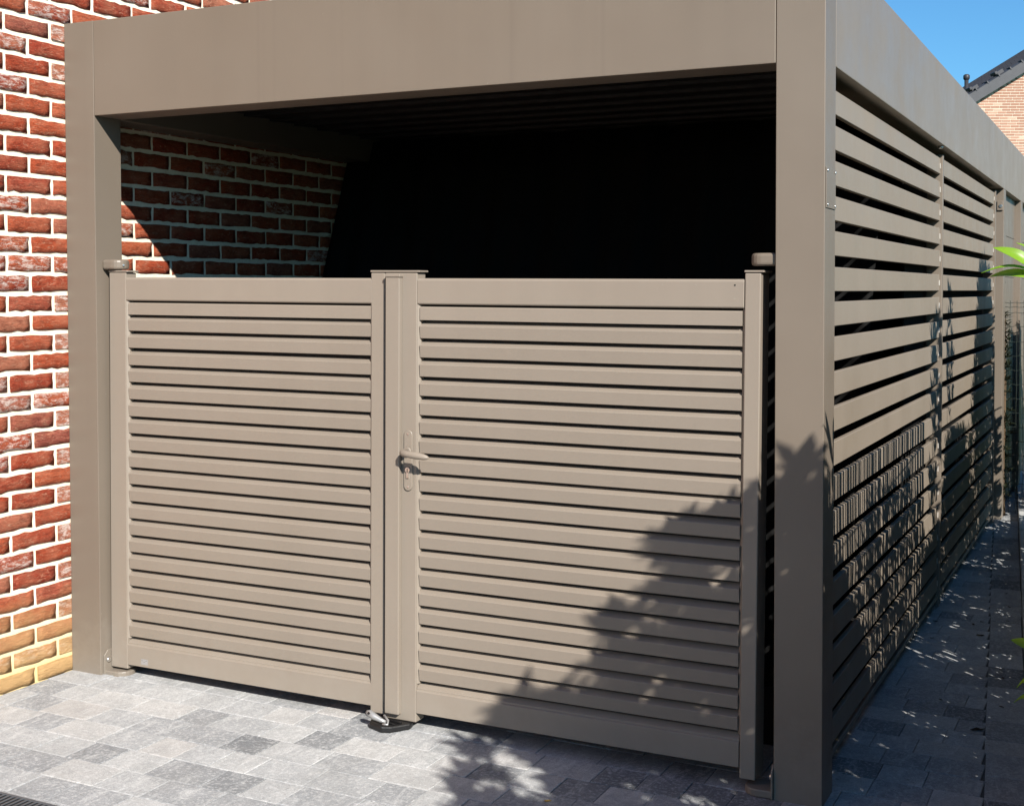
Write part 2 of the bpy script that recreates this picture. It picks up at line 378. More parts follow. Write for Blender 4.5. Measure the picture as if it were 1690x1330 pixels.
# ------------------------------------------------------------------ red brick house wall (its face is the plane x = -3.02)
WX = -3.02
wall = thing('house_wall', 'side wall of red hand-moulded brick with wide cream joints, left of the carport', 'brick wall', (WX, 0, 0))
mo = MB(); mo.box(-0.3, -0.006, -7.0, 9.2, -0.3, 6.2)
part('mortar', mo, M_MORTAR, wall)
BP, BL, CP, BH = 0.235, 0.2175, 0.07625, 0.0595
def brick_mesh(k, L=BL, H=BH):
    q = random.Random(k); nx_, nz_ = 7, 3; vs = []; fs = []
    for i in range(nx_+1):
        for j in range(nz_+1):
            u = -L/2+L*i/nx_; w = -H/2+H*j/nz_
            if j in (0, nz_): w += q.uniform(-0.0034, 0.0024)
            if i in (0, nx_): u += q.uniform(-0.002, 0.002)
            edge = i in (0, nx_) or j in (0, nz_)
            x = q.uniform(-0.004, -0.001) if edge else q.uniform(-0.0008, 0.0028)
            if j == 0 and q.random() < 0.25: w += 0.003
            vs.append((x, u, w))
    W = nz_+1
    for i in range(nx_):
        for j in range(nz_): a = i*W+j; fs.append((a, a+W, a+W+1, a+1))
    rim = [i*W for i in range(nx_+1)] + [nx_*W+j for j in range(1, W)] + [i*W+nz_ for i in range(nx_-1, -1, -1)] + [j for j in range(nz_-1, 0, -1)]
    n = len(vs); vs += [(-0.03, vs[i][1], vs[i][2]) for i in rim]
    for t in range(len(rim)): a, b_ = rim[t], rim[(t+1) % len(rim)]; fs.append((a, n+t, n+(t+1) % len(rim), b_))
    return vs, fs
bricks = [MB().add(*brick_mesh(100+k), smooth=False).mesh('brick', M_BRICK) for k in range(18)]
for bme in bricks:
    for p_ in bme.polygons: p_.use_smooth = abs(p_.normal.x) > 0.6
bst = MB(); nb = 0
ROW0TOP = 0.0620
for k in range(90):
    zc = ROW0TOP - BH/2 + k*CP
    if zc > 6.1: break
    # alternate courses break joint
    par = k % 2
    off = 0.517 if par == 0 else 0.399
    y = off - 0.0 - 32*BP
    while y < 9.0:
        yc = y+BP/2; pos = (WX, yc, zc)
        vis = in_frame([(WX, yc-0.1, zc), (WX, yc+0.1, zc)], 4).any() and yc < 2.75
        if vis and yc > 0.02 and zc < 2.6: vis = zc > 1.5 and zc < 2.42 and not (yc < 0.1 and zc > 2.3)
        if vis and yc > 0.15 and 2.2 < zc < 2.6: vis = yc > 0.8 and zc < 2.45
        if vis:
            link('brick', bricks[r.randrange(18)], wall, (r.uniform(-0.001, 0.0022), yc, zc+r.uniform(-.0012, .0012)), (r.uniform(-.008, .008), r.uniform(-.01, .01), r.choice((0, math.pi))*0)); nb += 1
        else:
            dx = r.uniform(-0.001, 0.002); hl, hh = BL/2, BH/2
            bst.add([(dx, yc-hl, zc-hh), (dx, yc+hl, zc-hh), (dx, yc+hl, zc+hh), (dx, yc-hl, zc+hh), (-0.01, yc-hl, zc-hh), (-0.01, yc+hl, zc-hh), (-0.01, yc+hl, zc+hh), (-0.01, yc-hl, zc+hh)],
                    [(0, 1, 2, 3), (0, 4, 5, 1), (1, 5, 6, 2), (2, 6, 7, 3), (3, 7, 4, 0)])
        y += BP
o = part('brick', bst, M_BRICK, wall); o['kind'] = 'stuff'
print('bricks', nb)

# ------------------------------------------------------------------ carport
L = 3.018; HB, HT = 2.218, 2.590; DEP = 9.0
cp = thing('carport', 'taupe aluminium carport with flat roof standing against the red brick wall', 'carport', (0, 0, 0))
def post(x0, y0, z0=None, zt=HT, label=None):
    z0 = gz(x0+.075)-0.01 if z0 is None else z0
    return part('post', box(x0, x0+0.15, y0, y0+0.15, z0, zt), M_PAINT, cp, 0.0022, 2, label=label)
post(-0.15, 0, label='front corner post half covered by leaf shadows')
post(-L, 0, z0=-0.03, label='front post beside the brick wall')
post(-0.15, 5.65, zt=HB+0.0, label='middle side post'); post(-0.15, 7.05, zt=HB)
post(-L, 5.65, zt=HB); post(-L, 8.85, zt=HB); post(-0.15, 8.85, zt=HB)
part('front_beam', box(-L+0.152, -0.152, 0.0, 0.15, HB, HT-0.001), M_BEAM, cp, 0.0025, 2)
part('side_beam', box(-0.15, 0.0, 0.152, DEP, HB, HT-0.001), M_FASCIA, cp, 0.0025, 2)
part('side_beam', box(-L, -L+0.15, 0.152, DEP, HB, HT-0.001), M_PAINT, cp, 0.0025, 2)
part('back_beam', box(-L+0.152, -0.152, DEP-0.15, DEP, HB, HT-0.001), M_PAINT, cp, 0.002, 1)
# closed roof blades
bl = MB().prism([(0.0, 0.0), (0.19, 0.012), (0.205, 0.03), (0.205, 0.04), (0.0, 0.03)], 'x', -L+0.153, -0.153).mesh('roof_blade', M_DARKROOF)
k = 0; y = 0.16
while y < DEP-0.36:
    link('roof_blade', bl, cp, (0, y, HB+0.11)); y += 0.2; k += 1
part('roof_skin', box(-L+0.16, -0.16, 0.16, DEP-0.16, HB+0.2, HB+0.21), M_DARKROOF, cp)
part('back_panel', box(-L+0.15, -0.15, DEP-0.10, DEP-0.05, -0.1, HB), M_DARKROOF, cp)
tp = MB(); NU, NV = 90, 12  # added black sheet, stands in for the deep shade inside the carport
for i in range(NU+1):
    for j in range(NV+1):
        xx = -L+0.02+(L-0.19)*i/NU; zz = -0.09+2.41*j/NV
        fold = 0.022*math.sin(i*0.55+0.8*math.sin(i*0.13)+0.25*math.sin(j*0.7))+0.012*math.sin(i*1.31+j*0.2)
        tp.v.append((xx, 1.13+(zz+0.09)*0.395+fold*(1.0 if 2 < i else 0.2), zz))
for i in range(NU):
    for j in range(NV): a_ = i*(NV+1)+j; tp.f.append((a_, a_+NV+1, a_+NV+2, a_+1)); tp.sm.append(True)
tpo = part('shade_sheet', tp, M_SHADE_SHEET, None); tag(tpo, 'black slanting sheet added across the inside of the carport to keep it dark', 'shade_sheet')
md = tpo.modifiers.new('thick', 'SOLIDIFY'); md.thickness = 0.002
part('shade_panel', box(-0.128, -0.118, 0.16, 0.60, -0.1, HB-0.003), M_SHADE_PANEL, cp)  # added panel, blocks light flecks behind the corner post
part('shade_panel', box(-0.125, -0.115, 2.21, 5.64, -0.1, HB-0.003), M_SHADE_PANEL, cp)  # added panel, keeps the gaps of the farther screen dark
part('cover_plate', box(0.0005, 0.003, 0.010, 0.142, 1.774, 1.898), M_PAINT, cp, 0.001, 2)
sc_ = MB()
for yy, zz in ((0.022, 1.888), (0.022, 1.784), (0.131, 1.784), (0.131, 1.888)):
    scm = MB().tube([(0.003, yy, zz), (0.006, yy, zz)], 0.004, 8); part('screw', scm, M_STEEL, cp)
for (x, y, z) in ((-0.02, 5.645, 2.10),):
    bb = part('bolt', MB().tube([(x, y+0.004, z), (x, y-0.012, z)], [0.014, 0.011], 10), M_STEEL, cp)
part('bracket', box(-0.044, -0.004, 5.638, 5.648, 2.07, 2.135), M_PAINT, cp, 0.003)
part('bolt', MB().tube([(-0.02, 2.66, HB), (-0.02, 2.66, HB-0.012)], [0.012, 0.010], 10), M_STEEL, cp)

# side screens
SX = -0.045; SP = 0.1155; SH = 0.080; S0 = 1.521
def screen(y0, y1, label, clip_at):
    t = thing('slat_screen', label, 'slat screen', (SX, y0, 0), group='slatted side screens of the carport')
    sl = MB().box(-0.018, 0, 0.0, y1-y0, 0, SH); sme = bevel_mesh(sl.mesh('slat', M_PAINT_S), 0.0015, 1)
    cm = MB().box(0.0005, 0.0035, y1-y0-0.022, y1-y0-0.004, 0.026, 0.052).mesh('clip', M_CLIP)
    for k in range(-13, 6):
        z = S0+SP*k
        s_ = link('slat', sme, t, (r.uniform(-.0012, .0012), 0, z+r.uniform(-.0008, .0008)), (r.gauss(0, .0005), r.gauss(0, .015), 0))
        link('clip', cm, s_)
    part('bottom_rail', box(-0.03, 0.001, 0, y1-y0, -0.022, 0.0), M_PAINT, t, 0.002)
    # outer upright frame behind the slats at the far end
    part('upright', box(-0.062, 0.012, y1-y0, y1-y0+0.035, gz(0)+0.01, 2.195), M_PAINT, t, 0.002)
    part('upright', box(-0.062, -0.026, 0.003, 0.030, gz(0)+0.01, 2.195), M_PAINT, t, 0.002)
    return t
screen(0.152, 2.84, 'near slatted taupe side screen right behind the front corner post', 0)
screen(2.93, 5.44, 'farther slatted taupe side screen between the divider and the middle post', 0)
cpn = thing('closed_panel', 'closed taupe board panel behind the middle side post', 'side panel', (SX, 5.80, 0))
bd = bevel_mesh(MB().box(-0.02, 0, 0.002, 1.246, 0.001, 0.2985).mesh('board', M_PAINT), 0.0015, 1)
for k in range(8): link('board', bd, cpn, (0, 0, -0.18+0.3*k))
cpn2 = thing('closed_panel', 'closed taupe board panel farthest along the carport side, past the third post', 'side panel', (SX, 7.20, 0))
bd2 = bevel_mesh(MB().box(-0.02, 0, 0.002, 1.64, 0.001, 0.2985).mesh('board', M_PAINT), 0.0015, 1)
for k in range(8): link('board', bd2, cpn2, (0, 0, -0.18+0.3*k))

# ------------------------------------------------------------------ gates
GA = Vector((-2.870, 0.05, 0.010)); GANG = math.atan2(-0.00936, 1.0); SAG = 0.009
D = 0.06
def gate_leaf(label):
    t = thing('gate_leaf', label, 'gate', GA, (0, SAG, GANG), group='double carport gate'); return t
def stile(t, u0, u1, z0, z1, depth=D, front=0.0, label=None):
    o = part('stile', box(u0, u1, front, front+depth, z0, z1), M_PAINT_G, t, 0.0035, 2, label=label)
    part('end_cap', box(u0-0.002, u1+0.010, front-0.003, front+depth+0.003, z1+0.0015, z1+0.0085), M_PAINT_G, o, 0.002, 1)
    return o
ZT0, PT = 1.417, 0.0676       # first louvre top, pitch
def louvres(t, u0, u1):
    # top rail
    pr = [(0.004, 1.481), (0.0, 1.485), (0.0, 1.566), (0.006, 1.573), (0.05, 1.573), (0.05, 1.481)]
    part('top_rail', MB().prism(pr, 'x', u0-0.009, u1+0.006), M_PAINT_G, t, 0.0015, 1)
    # first short louvre
    part('louvre', MB().prism([(0.004, 1.4265), (0.004, 1.470), (0.006, 1.4735), (0.034, 1.4735), (0.034, 1.4265)], 'x', u0, u1), M_PAINT_G, t)
    w = u1-u0
    prof = [(0.0085, -0.0582), (0.0062, -0.0566), (0.0020, -0.0160), (0.0032, -0.0138), (0.029, 0.0), (0.034, 0.0), (0.034, -0.0582)]
    me = MB().prism(prof, 'x', 0, w).mesh('louvre', M_PAINT_G)
    for k in range(19):
        link('louvre', me, t, (u0, r.uniform(-.0006, .0006), ZT0-k*PT+0.003+r.uniform(-.0006, .0006)), (r.gauss(0, .012), r.gauss(0, .0005), 0))
    zb = ZT0-19*PT+0.003
    pr = [(0.0, 0.030), (0.0, zb-0.026), (0.002, zb-0.0235), (0.006, zb-0.0225), (0.006, zb-0.0165), (0.028, zb-0.001), (0.034, zb-0.001), (0.05, 0.030)]
    part('bottom_rail', MB().prism(pr, 'x', u0-0.009, u1+0.006), M_PAINT_G, t, 0.0008, 1)
    # dark sheet closing the back of the gaps
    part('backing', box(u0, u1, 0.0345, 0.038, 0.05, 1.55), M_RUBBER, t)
def channel(t, u0, u1, side):
    pr = [(u0, 0.003), (u1, 0.012), (u1, 0.04), (u0, 0.04)] if side > 0 else [(u0, 0.012), (u1, 0.003), (u1, 0.04), (u0, 0.04)]
    part('side_channel', MB().prism(pr, 'z', 0.135, 1.480), M_PAINT_G, t)
gl = gate_leaf('left leaf of the double taupe louvred gate, the narrower one next to the brick wall')
stile(gl, 0.010, 0.096, 0.012, 1.592, label='hinge stile')
louvres(gl, 0.1045, 1.2305)
channel(gl, 0.0965, 0.105, 1); channel(gl, 1.2245, 1.2325, -1)
stile(gl, 1.233, 1.2905, 0.006, 1.592)
# sticker
stk = MB().box(0.166, 0.200, -0.0006, -0.0001, 0.040, 0.062)
so_ = part('sticker', stk, M_LABEL, gl, label='small grey sticker on the bottom rail')
for k in range(3): part('print_mark', box(0.168+0.010*k, 0.176+0.010*k, -0.0009, -0.0007, 0.055-0.005*(k % 2), 0.057-0.005*(k % 2)), M_INK, so_)
gr = gate_leaf('right leaf of the double taupe louvred gate, the wider one carrying the lever handle')
gr.location.x -= 0.0135
st3 = stile(gr, 1.306, 1.437, -0.004, 1.592)
# cover strip
o = part('cover_strip', box(1.320, 1.3775, -0.022, -0.0002, 0.020, 1.576), M_PAINT_G, gr, 0.003, 2, label='overlapping cover strip at the meeting of both leaves')
part('end_cap', box(1.319, 1.381, -0.025, 0.004, 1.5765, 1.588), M_PAINT_G, o, 0.0015, 1)
part('gasket', box(1.3045, 1.3195, 0.004, 0.02, 0.02, 1.588), M_RUBBER, gr)
part('gasket', box(1.310, 1.3195, -0.006, -0.0003, 0.02, 1.575), M_RUBBER, gr)
louvres(gr, 1.4465, 2.6085)
channel(gr, 1.4375, 1.446, 1); channel(gr, 2.609, 2.6165, -1)
stile(gr, 2.617, 2.668, -0.004, 1.592, depth=0.10)
# lock plate and handle
def stadium(uc, z0, z1, w, seg=8):
    hw = w/2; p = []
    for k in range(seg+1): a = math.pi*k/seg; p.append((uc+hw*math.cos(a), z1-hw+hw*math.sin(a)))
    for k in range(seg+1): a = math.pi+math.pi*k/seg; p.append((uc+hw*math.cos(a), z0+hw+hw*math.sin(a)))
    return p
HU = 1.405
lp = MB().prism(stadium(HU, 0.822, 1.037, 0.034), 'y', -0.006, -0.0002)
plate = part('lock_plate', lp, M_PAINT_G, gr, 0.0015, 1)
for zz in (1.024, 0.836): part('screw', MB().tube([(HU, -0.006, zz), (HU, -0.0075, zz)], 0.0042, 10), M_STEEL, plate)
part('lock_cylinder', MB().tube([(HU, -0.006, 0.896), (HU, -0.011, 0.896)], 0.0095, 14).box(HU-0.0045, HU+0.0045, -0.011, -0.006, 0.868, 0.892), M_STEEL, plate)
part('keyhole', box(HU-0.001, HU+0.001, -0.0116, -0.0111, 0.890, 0.902), M_BLACK, plate)
hd = MB()
hd.tube([(HU, -0.006, 0.962), (HU, -0.016, 0.962)], [0.017, 0.015], 16)
hd.tube([(HU, -0.014, 0.962), (HU, -0.040, 0.962), (HU+0.004, -0.052, 0.9615), (HU+0.014, -0.060, 0.961), (HU+0.035, -0.063, 0.9595), (HU+0.065, -0.063, 0.957), (HU+0.095, -0.062, 0.954), (HU+0.108, -0.061, 0.9525), (HU+0.116, -0.060, 0.9515)],
        [0.0085, 0.0085, 0.0100, 0.0115, 0.0120, 0.0130, 0.0110, 0.0075, 0.002], 12)
part('lever_handle', hd, M_PAINT_G, gr)
part('mark', MB().tube([(2.585, -0.0001, 1.554), (2.585, -0.0008, 1.554)], 0.003, 6), M_RUBBER, gr)

# upper and lower hinges
def hinge(mirror, label):
    """hinge bracket at a post's inner face; local +x points away from that face"""
    x = -2.868 if mirror > 0 else -0.150
    t = link('gate_hinge', None, cp, (x, 0.0, 0.0)); t['label'] = label
    s = mirror
    def prof(len_, w, yc, seg=10):
        p = [(0.0005*s, yc-w/2)]
        for k in range(seg+1):
            a = -math.pi/2+math.pi*k/seg; p.append((s*(len_-w*0.45+w*0.45*math.cos(a)), yc+w/2*math.sin(a)))
        p.append((0.0005*s, yc+w/2)); return p
    return t, prof
def upper(mirror, label, yc):
    t, prof = hinge(mirror, label)
    zz = 1.613 if mirror > 0 else 1.600
    mb = MB().prism(prof(0.088, 0.085, yc), 'z', zz, zz+0.040); part('arm', mb, M_PAINT, t, 0.010, 3)
    if mirror > 0: part('pin', MB().tube([(mirror*0.045, yc, zz), (mirror*0.045, yc, zz-0.02)], 0.010, 10), M_STEEL, t)
    if mirror > 0: part('screw', MB().tube([(mirror*0.082, yc-0.012, zz+0.018), (mirror*0.090, yc-0.018, zz+0.018)], 0.004, 8), M_STEEL, t)
def lower(mirror, label, yc):
    t, prof = hinge(mirror, label)
    zz = -0.012 if mirror > 0 else -0.056
    base = MB().prism(prof(0.100, 0.10, yc), 'z', zz, zz+0.024); part('foot', base, M_PAINT, t, 0.004, 2)
    y0 = yc-0.055
    pl = [(y0, zz), (y0+0.075, zz), (y0+0.075, zz+0.105), (y0+0.02, zz+0.105), (y0, zz+0.085)]
    part('plate', MB().prism(pl, 'x', 0.0005*mirror, 0.007*mirror), M_PAINT, t, 0.0015, 1)
    part('bolt', MB().tube([(mirror*0.006, y0+0.020, zz+0.066), (mirror*0.014, y0+0.020, zz+0.066)], [0.011, 0.009], 10), M_STEEL, t)
upper(1, 'rounded upper hinge arm above the left gate leaf, on the post by the brick wall', 0.075)
upper(-1, 'rounded upper hinge arm above the right gate leaf, on the front corner post', 0.055)
lower(1, 'half-round lower hinge foot with steel bolt at the bottom of the left gate leaf', 0.070)
lower(-1, 'half-round lower hinge foot at the bottom of the right gate leaf beside the corner post', 0.045)

# ground stop
GSX = -1.555; gsz = gz(GSX)
gs = thing('gate_stop', 'black ground stop with a bright metal catch under the meeting stiles of the gate', 'gate stop', (GSX, 0.012, gsz), (0, GTILT, -0.15)); gs.scale = (0.86, 0.86, 0.86)
oct_ = [(-0.065, -0.02), (-0.045, -0.055), (0.03, -0.072), (0.065, -0.05), (0.105, 0.03), (0.09, 0.07), (-0.05, 0.08), (-0.07, 0.03)]
part('block', MB().prism(oct_, 'z', 0.0, 0.026), M_BLACK, gs, 0.006, 2)
part('ridge', box(-0.055, 0.075, 0.000, 0.012, 0.026, 0.034), M_BLACK, gs, 0.002)
part('ridge', box(-0.045, 0.065, -0.028, -0.020, 0.026, 0.032), M_BLACK, gs, 0.002)
ct = MB().tube([(-0.062, -0.050, 0.064), (-0.045, -0.052, 0.062), (-0.020, -0.048, 0.050), (0.008, -0.042, 0.040), (0.030, -0.038, 0.036)], [0.008, 0.0155, 0.0145, 0.010, 0.006], 10)
ca = part('catch', ct, M_SILVER, gs)
part('catch_arm', MB().tube([(0.005, -0.02, 0.055), (0.035, -0.03, 0.040), (0.045, -0.045, 0.030), (0.022, -0.05, 0.028)], 0.0052, 8), M_SILVER, gs)
part('screw', MB().tube([(-0.037, -0.066, 0.066), (-0.037, -0.0705, 0.070)], 0.005, 8), M_BLACK, ca)
# ------------------------------------------------------------------ line drain in the driveway
DY = -1.062
dr = thing('line_drain', 'grey slotted drain channel let into the pale paving at the bottom left', 'drain', (-2.6, DY, gz(-2.6)), (0, GTILT, 0))
part('frame', box(-0.38, 3.3, -0.010, 0.0, -0.03, 0.0035), M_GRATE, dr, 0.001, 1)
part('frame', box(-0.38, 3.3, -0.135, -0.125, -0.03, 0.0035), M_GRATE, dr, 0.001, 1)
part('trough', box(-0.38, 3.3, -0.125, -0.010, 0.0002, 0.0009), M_BLACK, dr)
bar = bevel_mesh(MB().box(0, 0.009, -0.1248, -0.0102, 0.001, 0.0035).mesh('slat', M_GRATE), 0.0008, 1)
for k in range(60): link('slat', bar, dr, (-0.37+0.0185*k, 0, 0))
rest = MB()
for k in range(60, 198): x = -0.37+0.0185*k; rest.box(x, x+0.009, -0.1248, -0.0102, 0.001, 0.0035)
o = part('slat', rest, M_GRATE, dr); o['kind'] = 'stuff'

# ------------------------------------------------------------------ wire fence across the far end of the path
wf = thing('wire_fence', 'low dark welded wire mesh fence closing the far end of the side path', 'wire fence', (0, 5.9, 0))
part('fence_post', MB().tube([(-0.025, 0, -0.1), (-0.025, 0, 1.56)], 0.010, 8), M_WIRE, wf)
part('fence_post', MB().tube([(0.62, 0, -0.1), (0.62, 0, 1.56)], 0.010, 8), M_WIRE, wf)
part('finial', MB().tube([(-0.025, 0, 1.56), (-0.025, 0, 1.575), (-0.025, 0, 1.60), (-0.025, 0, 1.615)], [0.011, 0.019, 0.015, 0.003], 10), M_WIRE, wf)
k = 0; x = 0.025
while x < 0.62:
    part('wire', MB().tube([(x+0.0016*math.sin(q*2.1+k), 0, -0.05+q*0.15) for q in range(11)], 0.0019, 5), M_WIRE, wf); x += 0.046; k += 1
for z in (1.435, 1.405, 1.365, 1.27, 1.16, 1.06, 0.96, 0.86, 0.76, 0.66, 0.56, 0.46, 0.36, 0.26, 0.16, 0.06):
    part('wire', MB().tube([(-0.025+0.0215*q, 0.002, z+0.003*math.sin(q*2.0+z*9)) for q in range(31)], 0.0019, 5), M_WIRE, wf)

# ------------------------------------------------------------------ neighbour's brick house
HO = thing('gable_house', 'neighbouring house with pale orange brick gable and black tiled roof, beyond the carport', 'house', (0, 0, 0))
zc0 = 34.0
def cpt(px, py, z=zc0):
    return CAM + (V_F + V_R*(px-PCX)/F_PX - V_U*(py-PCY)/F_PX)*z
E0 = Vector(cpt(1560, 186)); E1 = Vector(cpt(1690, 106))
ax = Vector((V_R[0], V_R[1], 0)).normalized(); ay = Vector((-ax.y, ax.x, 0)); HO.location = (E0.x, E0.y, 0)
HO.rotation_euler = (0, 0, math.atan2(ax.y, ax.x))
ze = E0.z; slope = (E1.z-E0.z)/((E1-E0).dot(ax)); HW = 9.0; zr = ze+slope*HW/2; DEPH = 4.6
M_BRICK2, nt, b = mat('pale_orange_brick', 0.9, 0.2)
vec, rn = rand_vec(nt)
cc = ramp(nt, rn, ((0.0, (0.27, 0.125, 0.08)), (0.5, (0.33, 0.165, 0.11)), (0.85, (0.38, 0.23, 0.16)), (1.0, (0.50, 0.40, 0.30))))
cc = mixc(nt, noisetex(nt, vec, 6, 4, 0.6), cc, mixc(nt, 0.25, cc, (0.5, 0.42, 0.34))); nt.links.new(cc, b.inputs['Base Color'])
M_MORT2 = simple('pale_mortar', (0.66, 0.58, 0.46), 0.95, 0.1, scale=2, amp=0.1)
core = MB().prism([(0, -0.2), (HW, -0.2), (HW, ze-0.1), (HW/2, zr-0.1), (0, ze-0.1)], 'y', 0, DEPH)
part('wall', core, M_MORT2, HO)
bh = MB().box(-0.105, 0.105, -0.008, 0.02, -0.0265, 0.0265).mesh('brick', M_BRICK2)
bst2 = MB(); nb2 = 0
hyp = 0
for k in range(int((zr+0.2)/0.0708)):
    zc = -0.15+0.0708*k
    off = (k % 2)*0.115 + r.choice((0, 0, 0.05))
    x = 0.12+off
    while x < HW-0.1:
        if zc < ze-0.15+slope*min(x-0.1, HW-x-0.1):
            wp = HO.location + Vector((ax.x*x, ax.y*x, 0)); 
            d = np.array([wp.x, wp.y, zc])-CAM; zz = d @ V_F; px = PCX+F_PX*(d @ V_R)/zz; py = PCY-F_PX*(d @ V_U)/zz
            if px < 1695 and py < 262 and py > 1.06*(px-1470)-20 and px > 1590:
                link('brick', bh, HO, (x, 0, zc)); nb2 += 1
            else:
                bst2.add([(x-.105, -.008, zc-.0265), (x+.105, -.008, zc-.0265), (x+.105, -.008, zc+.0265), (x-.105, -.008, zc+.0265)], [(0, 1, 2, 3)])
        x += 0.222
o = part('brick', bst2, M_BRICK2, HO); o['kind'] = 'stuff'; print('house bricks', nb2)
# roof: two slopes with overhanging verge tiles
pitch = math.atan(slope); SL = (HW/2+0.4)/math.cos(pitch)
for sgn in (0, 1):
    rf = link('roof', None, HO, (-0.4 if not sgn else HW+0.4, -0.18, ze-0.4*slope), (0, -pitch if not sgn else math.pi+pitch, 0))
    if sgn: rf.rotation_euler = (0, 0, math.pi); rf.location = (HW+0.4, DEPH+0.18, ze-0.4*slope)
    inner = link('slope_base', None)
    bpy.data.objects.remove(inner)
    ry = -pitch
    def rp(mb):
        q = Matrix.Rotation(ry, 4, 'Y'); mb.v = [tuple(q @ Vector(v)) for v in mb.v]; return mb
    rf.rotation_euler = (0, 0, math.pi if sgn else 0)
    part('roof_deck', rp(box(0, SL, 0, DEPH+0.36, -0.02, 0.06)), M_TILE, rf)
    rows = MB(); kk = 0; s_ = 0.0
    while s_ < SL-0.1:
        # each course: waved tiles across the roof
        n_ = int((DEPH+0.36)/0.28)
        for t_ in range(1, n_):
            y0 = t_*0.28
            rows.prism([(y0, 0.06), (y0+0.07, 0.115), (y0+0.16, 0.105), (y0+0.25, 0.065), (y0+0.27, 0.06)], 'x', s_, s_+0.36)
        s_ += 0.34; kk += 1
    o = part('roof_tile', rp(rows), M_TILE, rf); o['kind'] = 'stuff'
    s_ = 0.0
    while s_ < SL-0.2:
        vt = MB().prism([(-0.03, -0.17), (-0.03, 0.08), (0.02, 0.10), (0.12, 0.12), (0.24, 0.09), (0.26, 0.05), (0.0, 0.045), (0.0, -0.17)], 'x', s_+0.004, s_+0.345)
        vt.box(s_, s_+0.03, -0.045, 0.20, 0.06, 0.135)
        part('verge_tile', rp(vt), M_TILE2, rf); s_ += 0.34
    if not sgn:
        for s2 in (1.30, 2.05):
            vent = MB().box(s2, s2+0.20, 0.06, 0.34, 0.10, 0.20).box(s2-0.04, s2+0.03, 0.03, 0.37, 0.15, 0.23)
            part('roof_vent', rp(vent), M_TILE, rf, 0.01)
P = Vector(cpt(1595, 140, 35.5))
wp = Matrix.Rotation(-HO.rotation_euler.z, 3, 'Z') @ (P-Vector((E0.x, E0.y, 0)))
vp = MB().tube([(wp.x, wp.y, 5.2), (wp.x, wp.y, wp.z+0.12)], 0.055, 10).tube([(wp.x, wp.y, wp.z+0.12), (wp.x, wp.y, wp.z+0.15), (wp.x, wp.y, wp.z+0.24), (wp.x, wp.y, wp.z+0.27)], [0.058, 0.085, 0.085, 0.05], 10)
part('vent_pipe', vp, M_TILE, HO)

# ------------------------------------------------------------------ planting right of the path
LEAFV = np.array([(0, 0, 0), (0.25, -0.42, 0.05), (0.62, -0.40, 0.02), (1, 0, -0.10), (0.62, 0.40, 0.02), (0.25, 0.42, 0.05), (0.3, 0, -0.03), (0.65, 0, -0.06)])
LEAFF = [(0, 1, 6), (1, 2, 7, 6), (2, 3, 7), (0, 6, 5), (6, 7, 4, 5), (7, 3, 4)]
def leaf_verts(base, dirv, up, length, width):
    d = np.array(dirv, float); d /= np.linalg.norm(d); s_ = np.cross(up, d); s_ /= (np.linalg.norm(s_)+1e-9); u = np.cross(d, s_)
    return np.array(base) + LEAFV[:, :1]*length*d + LEAFV[:, 1:2]*width*s_ + LEAFV[:, 2:3]*length*u
def leaves_mesh(mb, centres, q, n=(6, 9), ln=(0.09, 0.14), wd=0.34, upright=0.4, clip=True, allow=None):
    tot = 0
    for c in centres:
        ph = q.uniform(0, 6.28)
        m_ = q.randint(*n)
        for k in range(m_):
            a = ph+k*2.4; el = q.uniform(-0.35, 1.0)*(1-upright)+upright*1.2
            dv = (math.cos(a)*math.cos(el), math.sin(a)*math.cos(el), math.sin(el))
            l_ = q.uniform(*ln); vv = leaf_verts(c, dv, (q.uniform(-.3, .3), q.uniform(-.3, .3), 1), l_, l_*wd*q.uniform(.8, 1.2))
            if clip and in_frame(vv, 8).any(): continue
            if allow is not None and not allow(vv): continue
            if (vv[:, 2] < -0.05).any(): continue
            n0 = len(mb.v); mb.v += [tuple(x) for x in vv]; mb.f += [tuple(n0+i for i in f) for f in LEAFF]; mb.sm += [True]*6; tot += 1
    return tot
def fast_mesh(mb, name, material):
    me = bpy.data.meshes.new(name); me.from_pydata(mb.v, [], mb.f); me.polygons.foreach_set('use_smooth', mb.sm); me.materials.append(material); return me
S = np.array(SUN)/abs(SUN.y)          # per metre towards -y
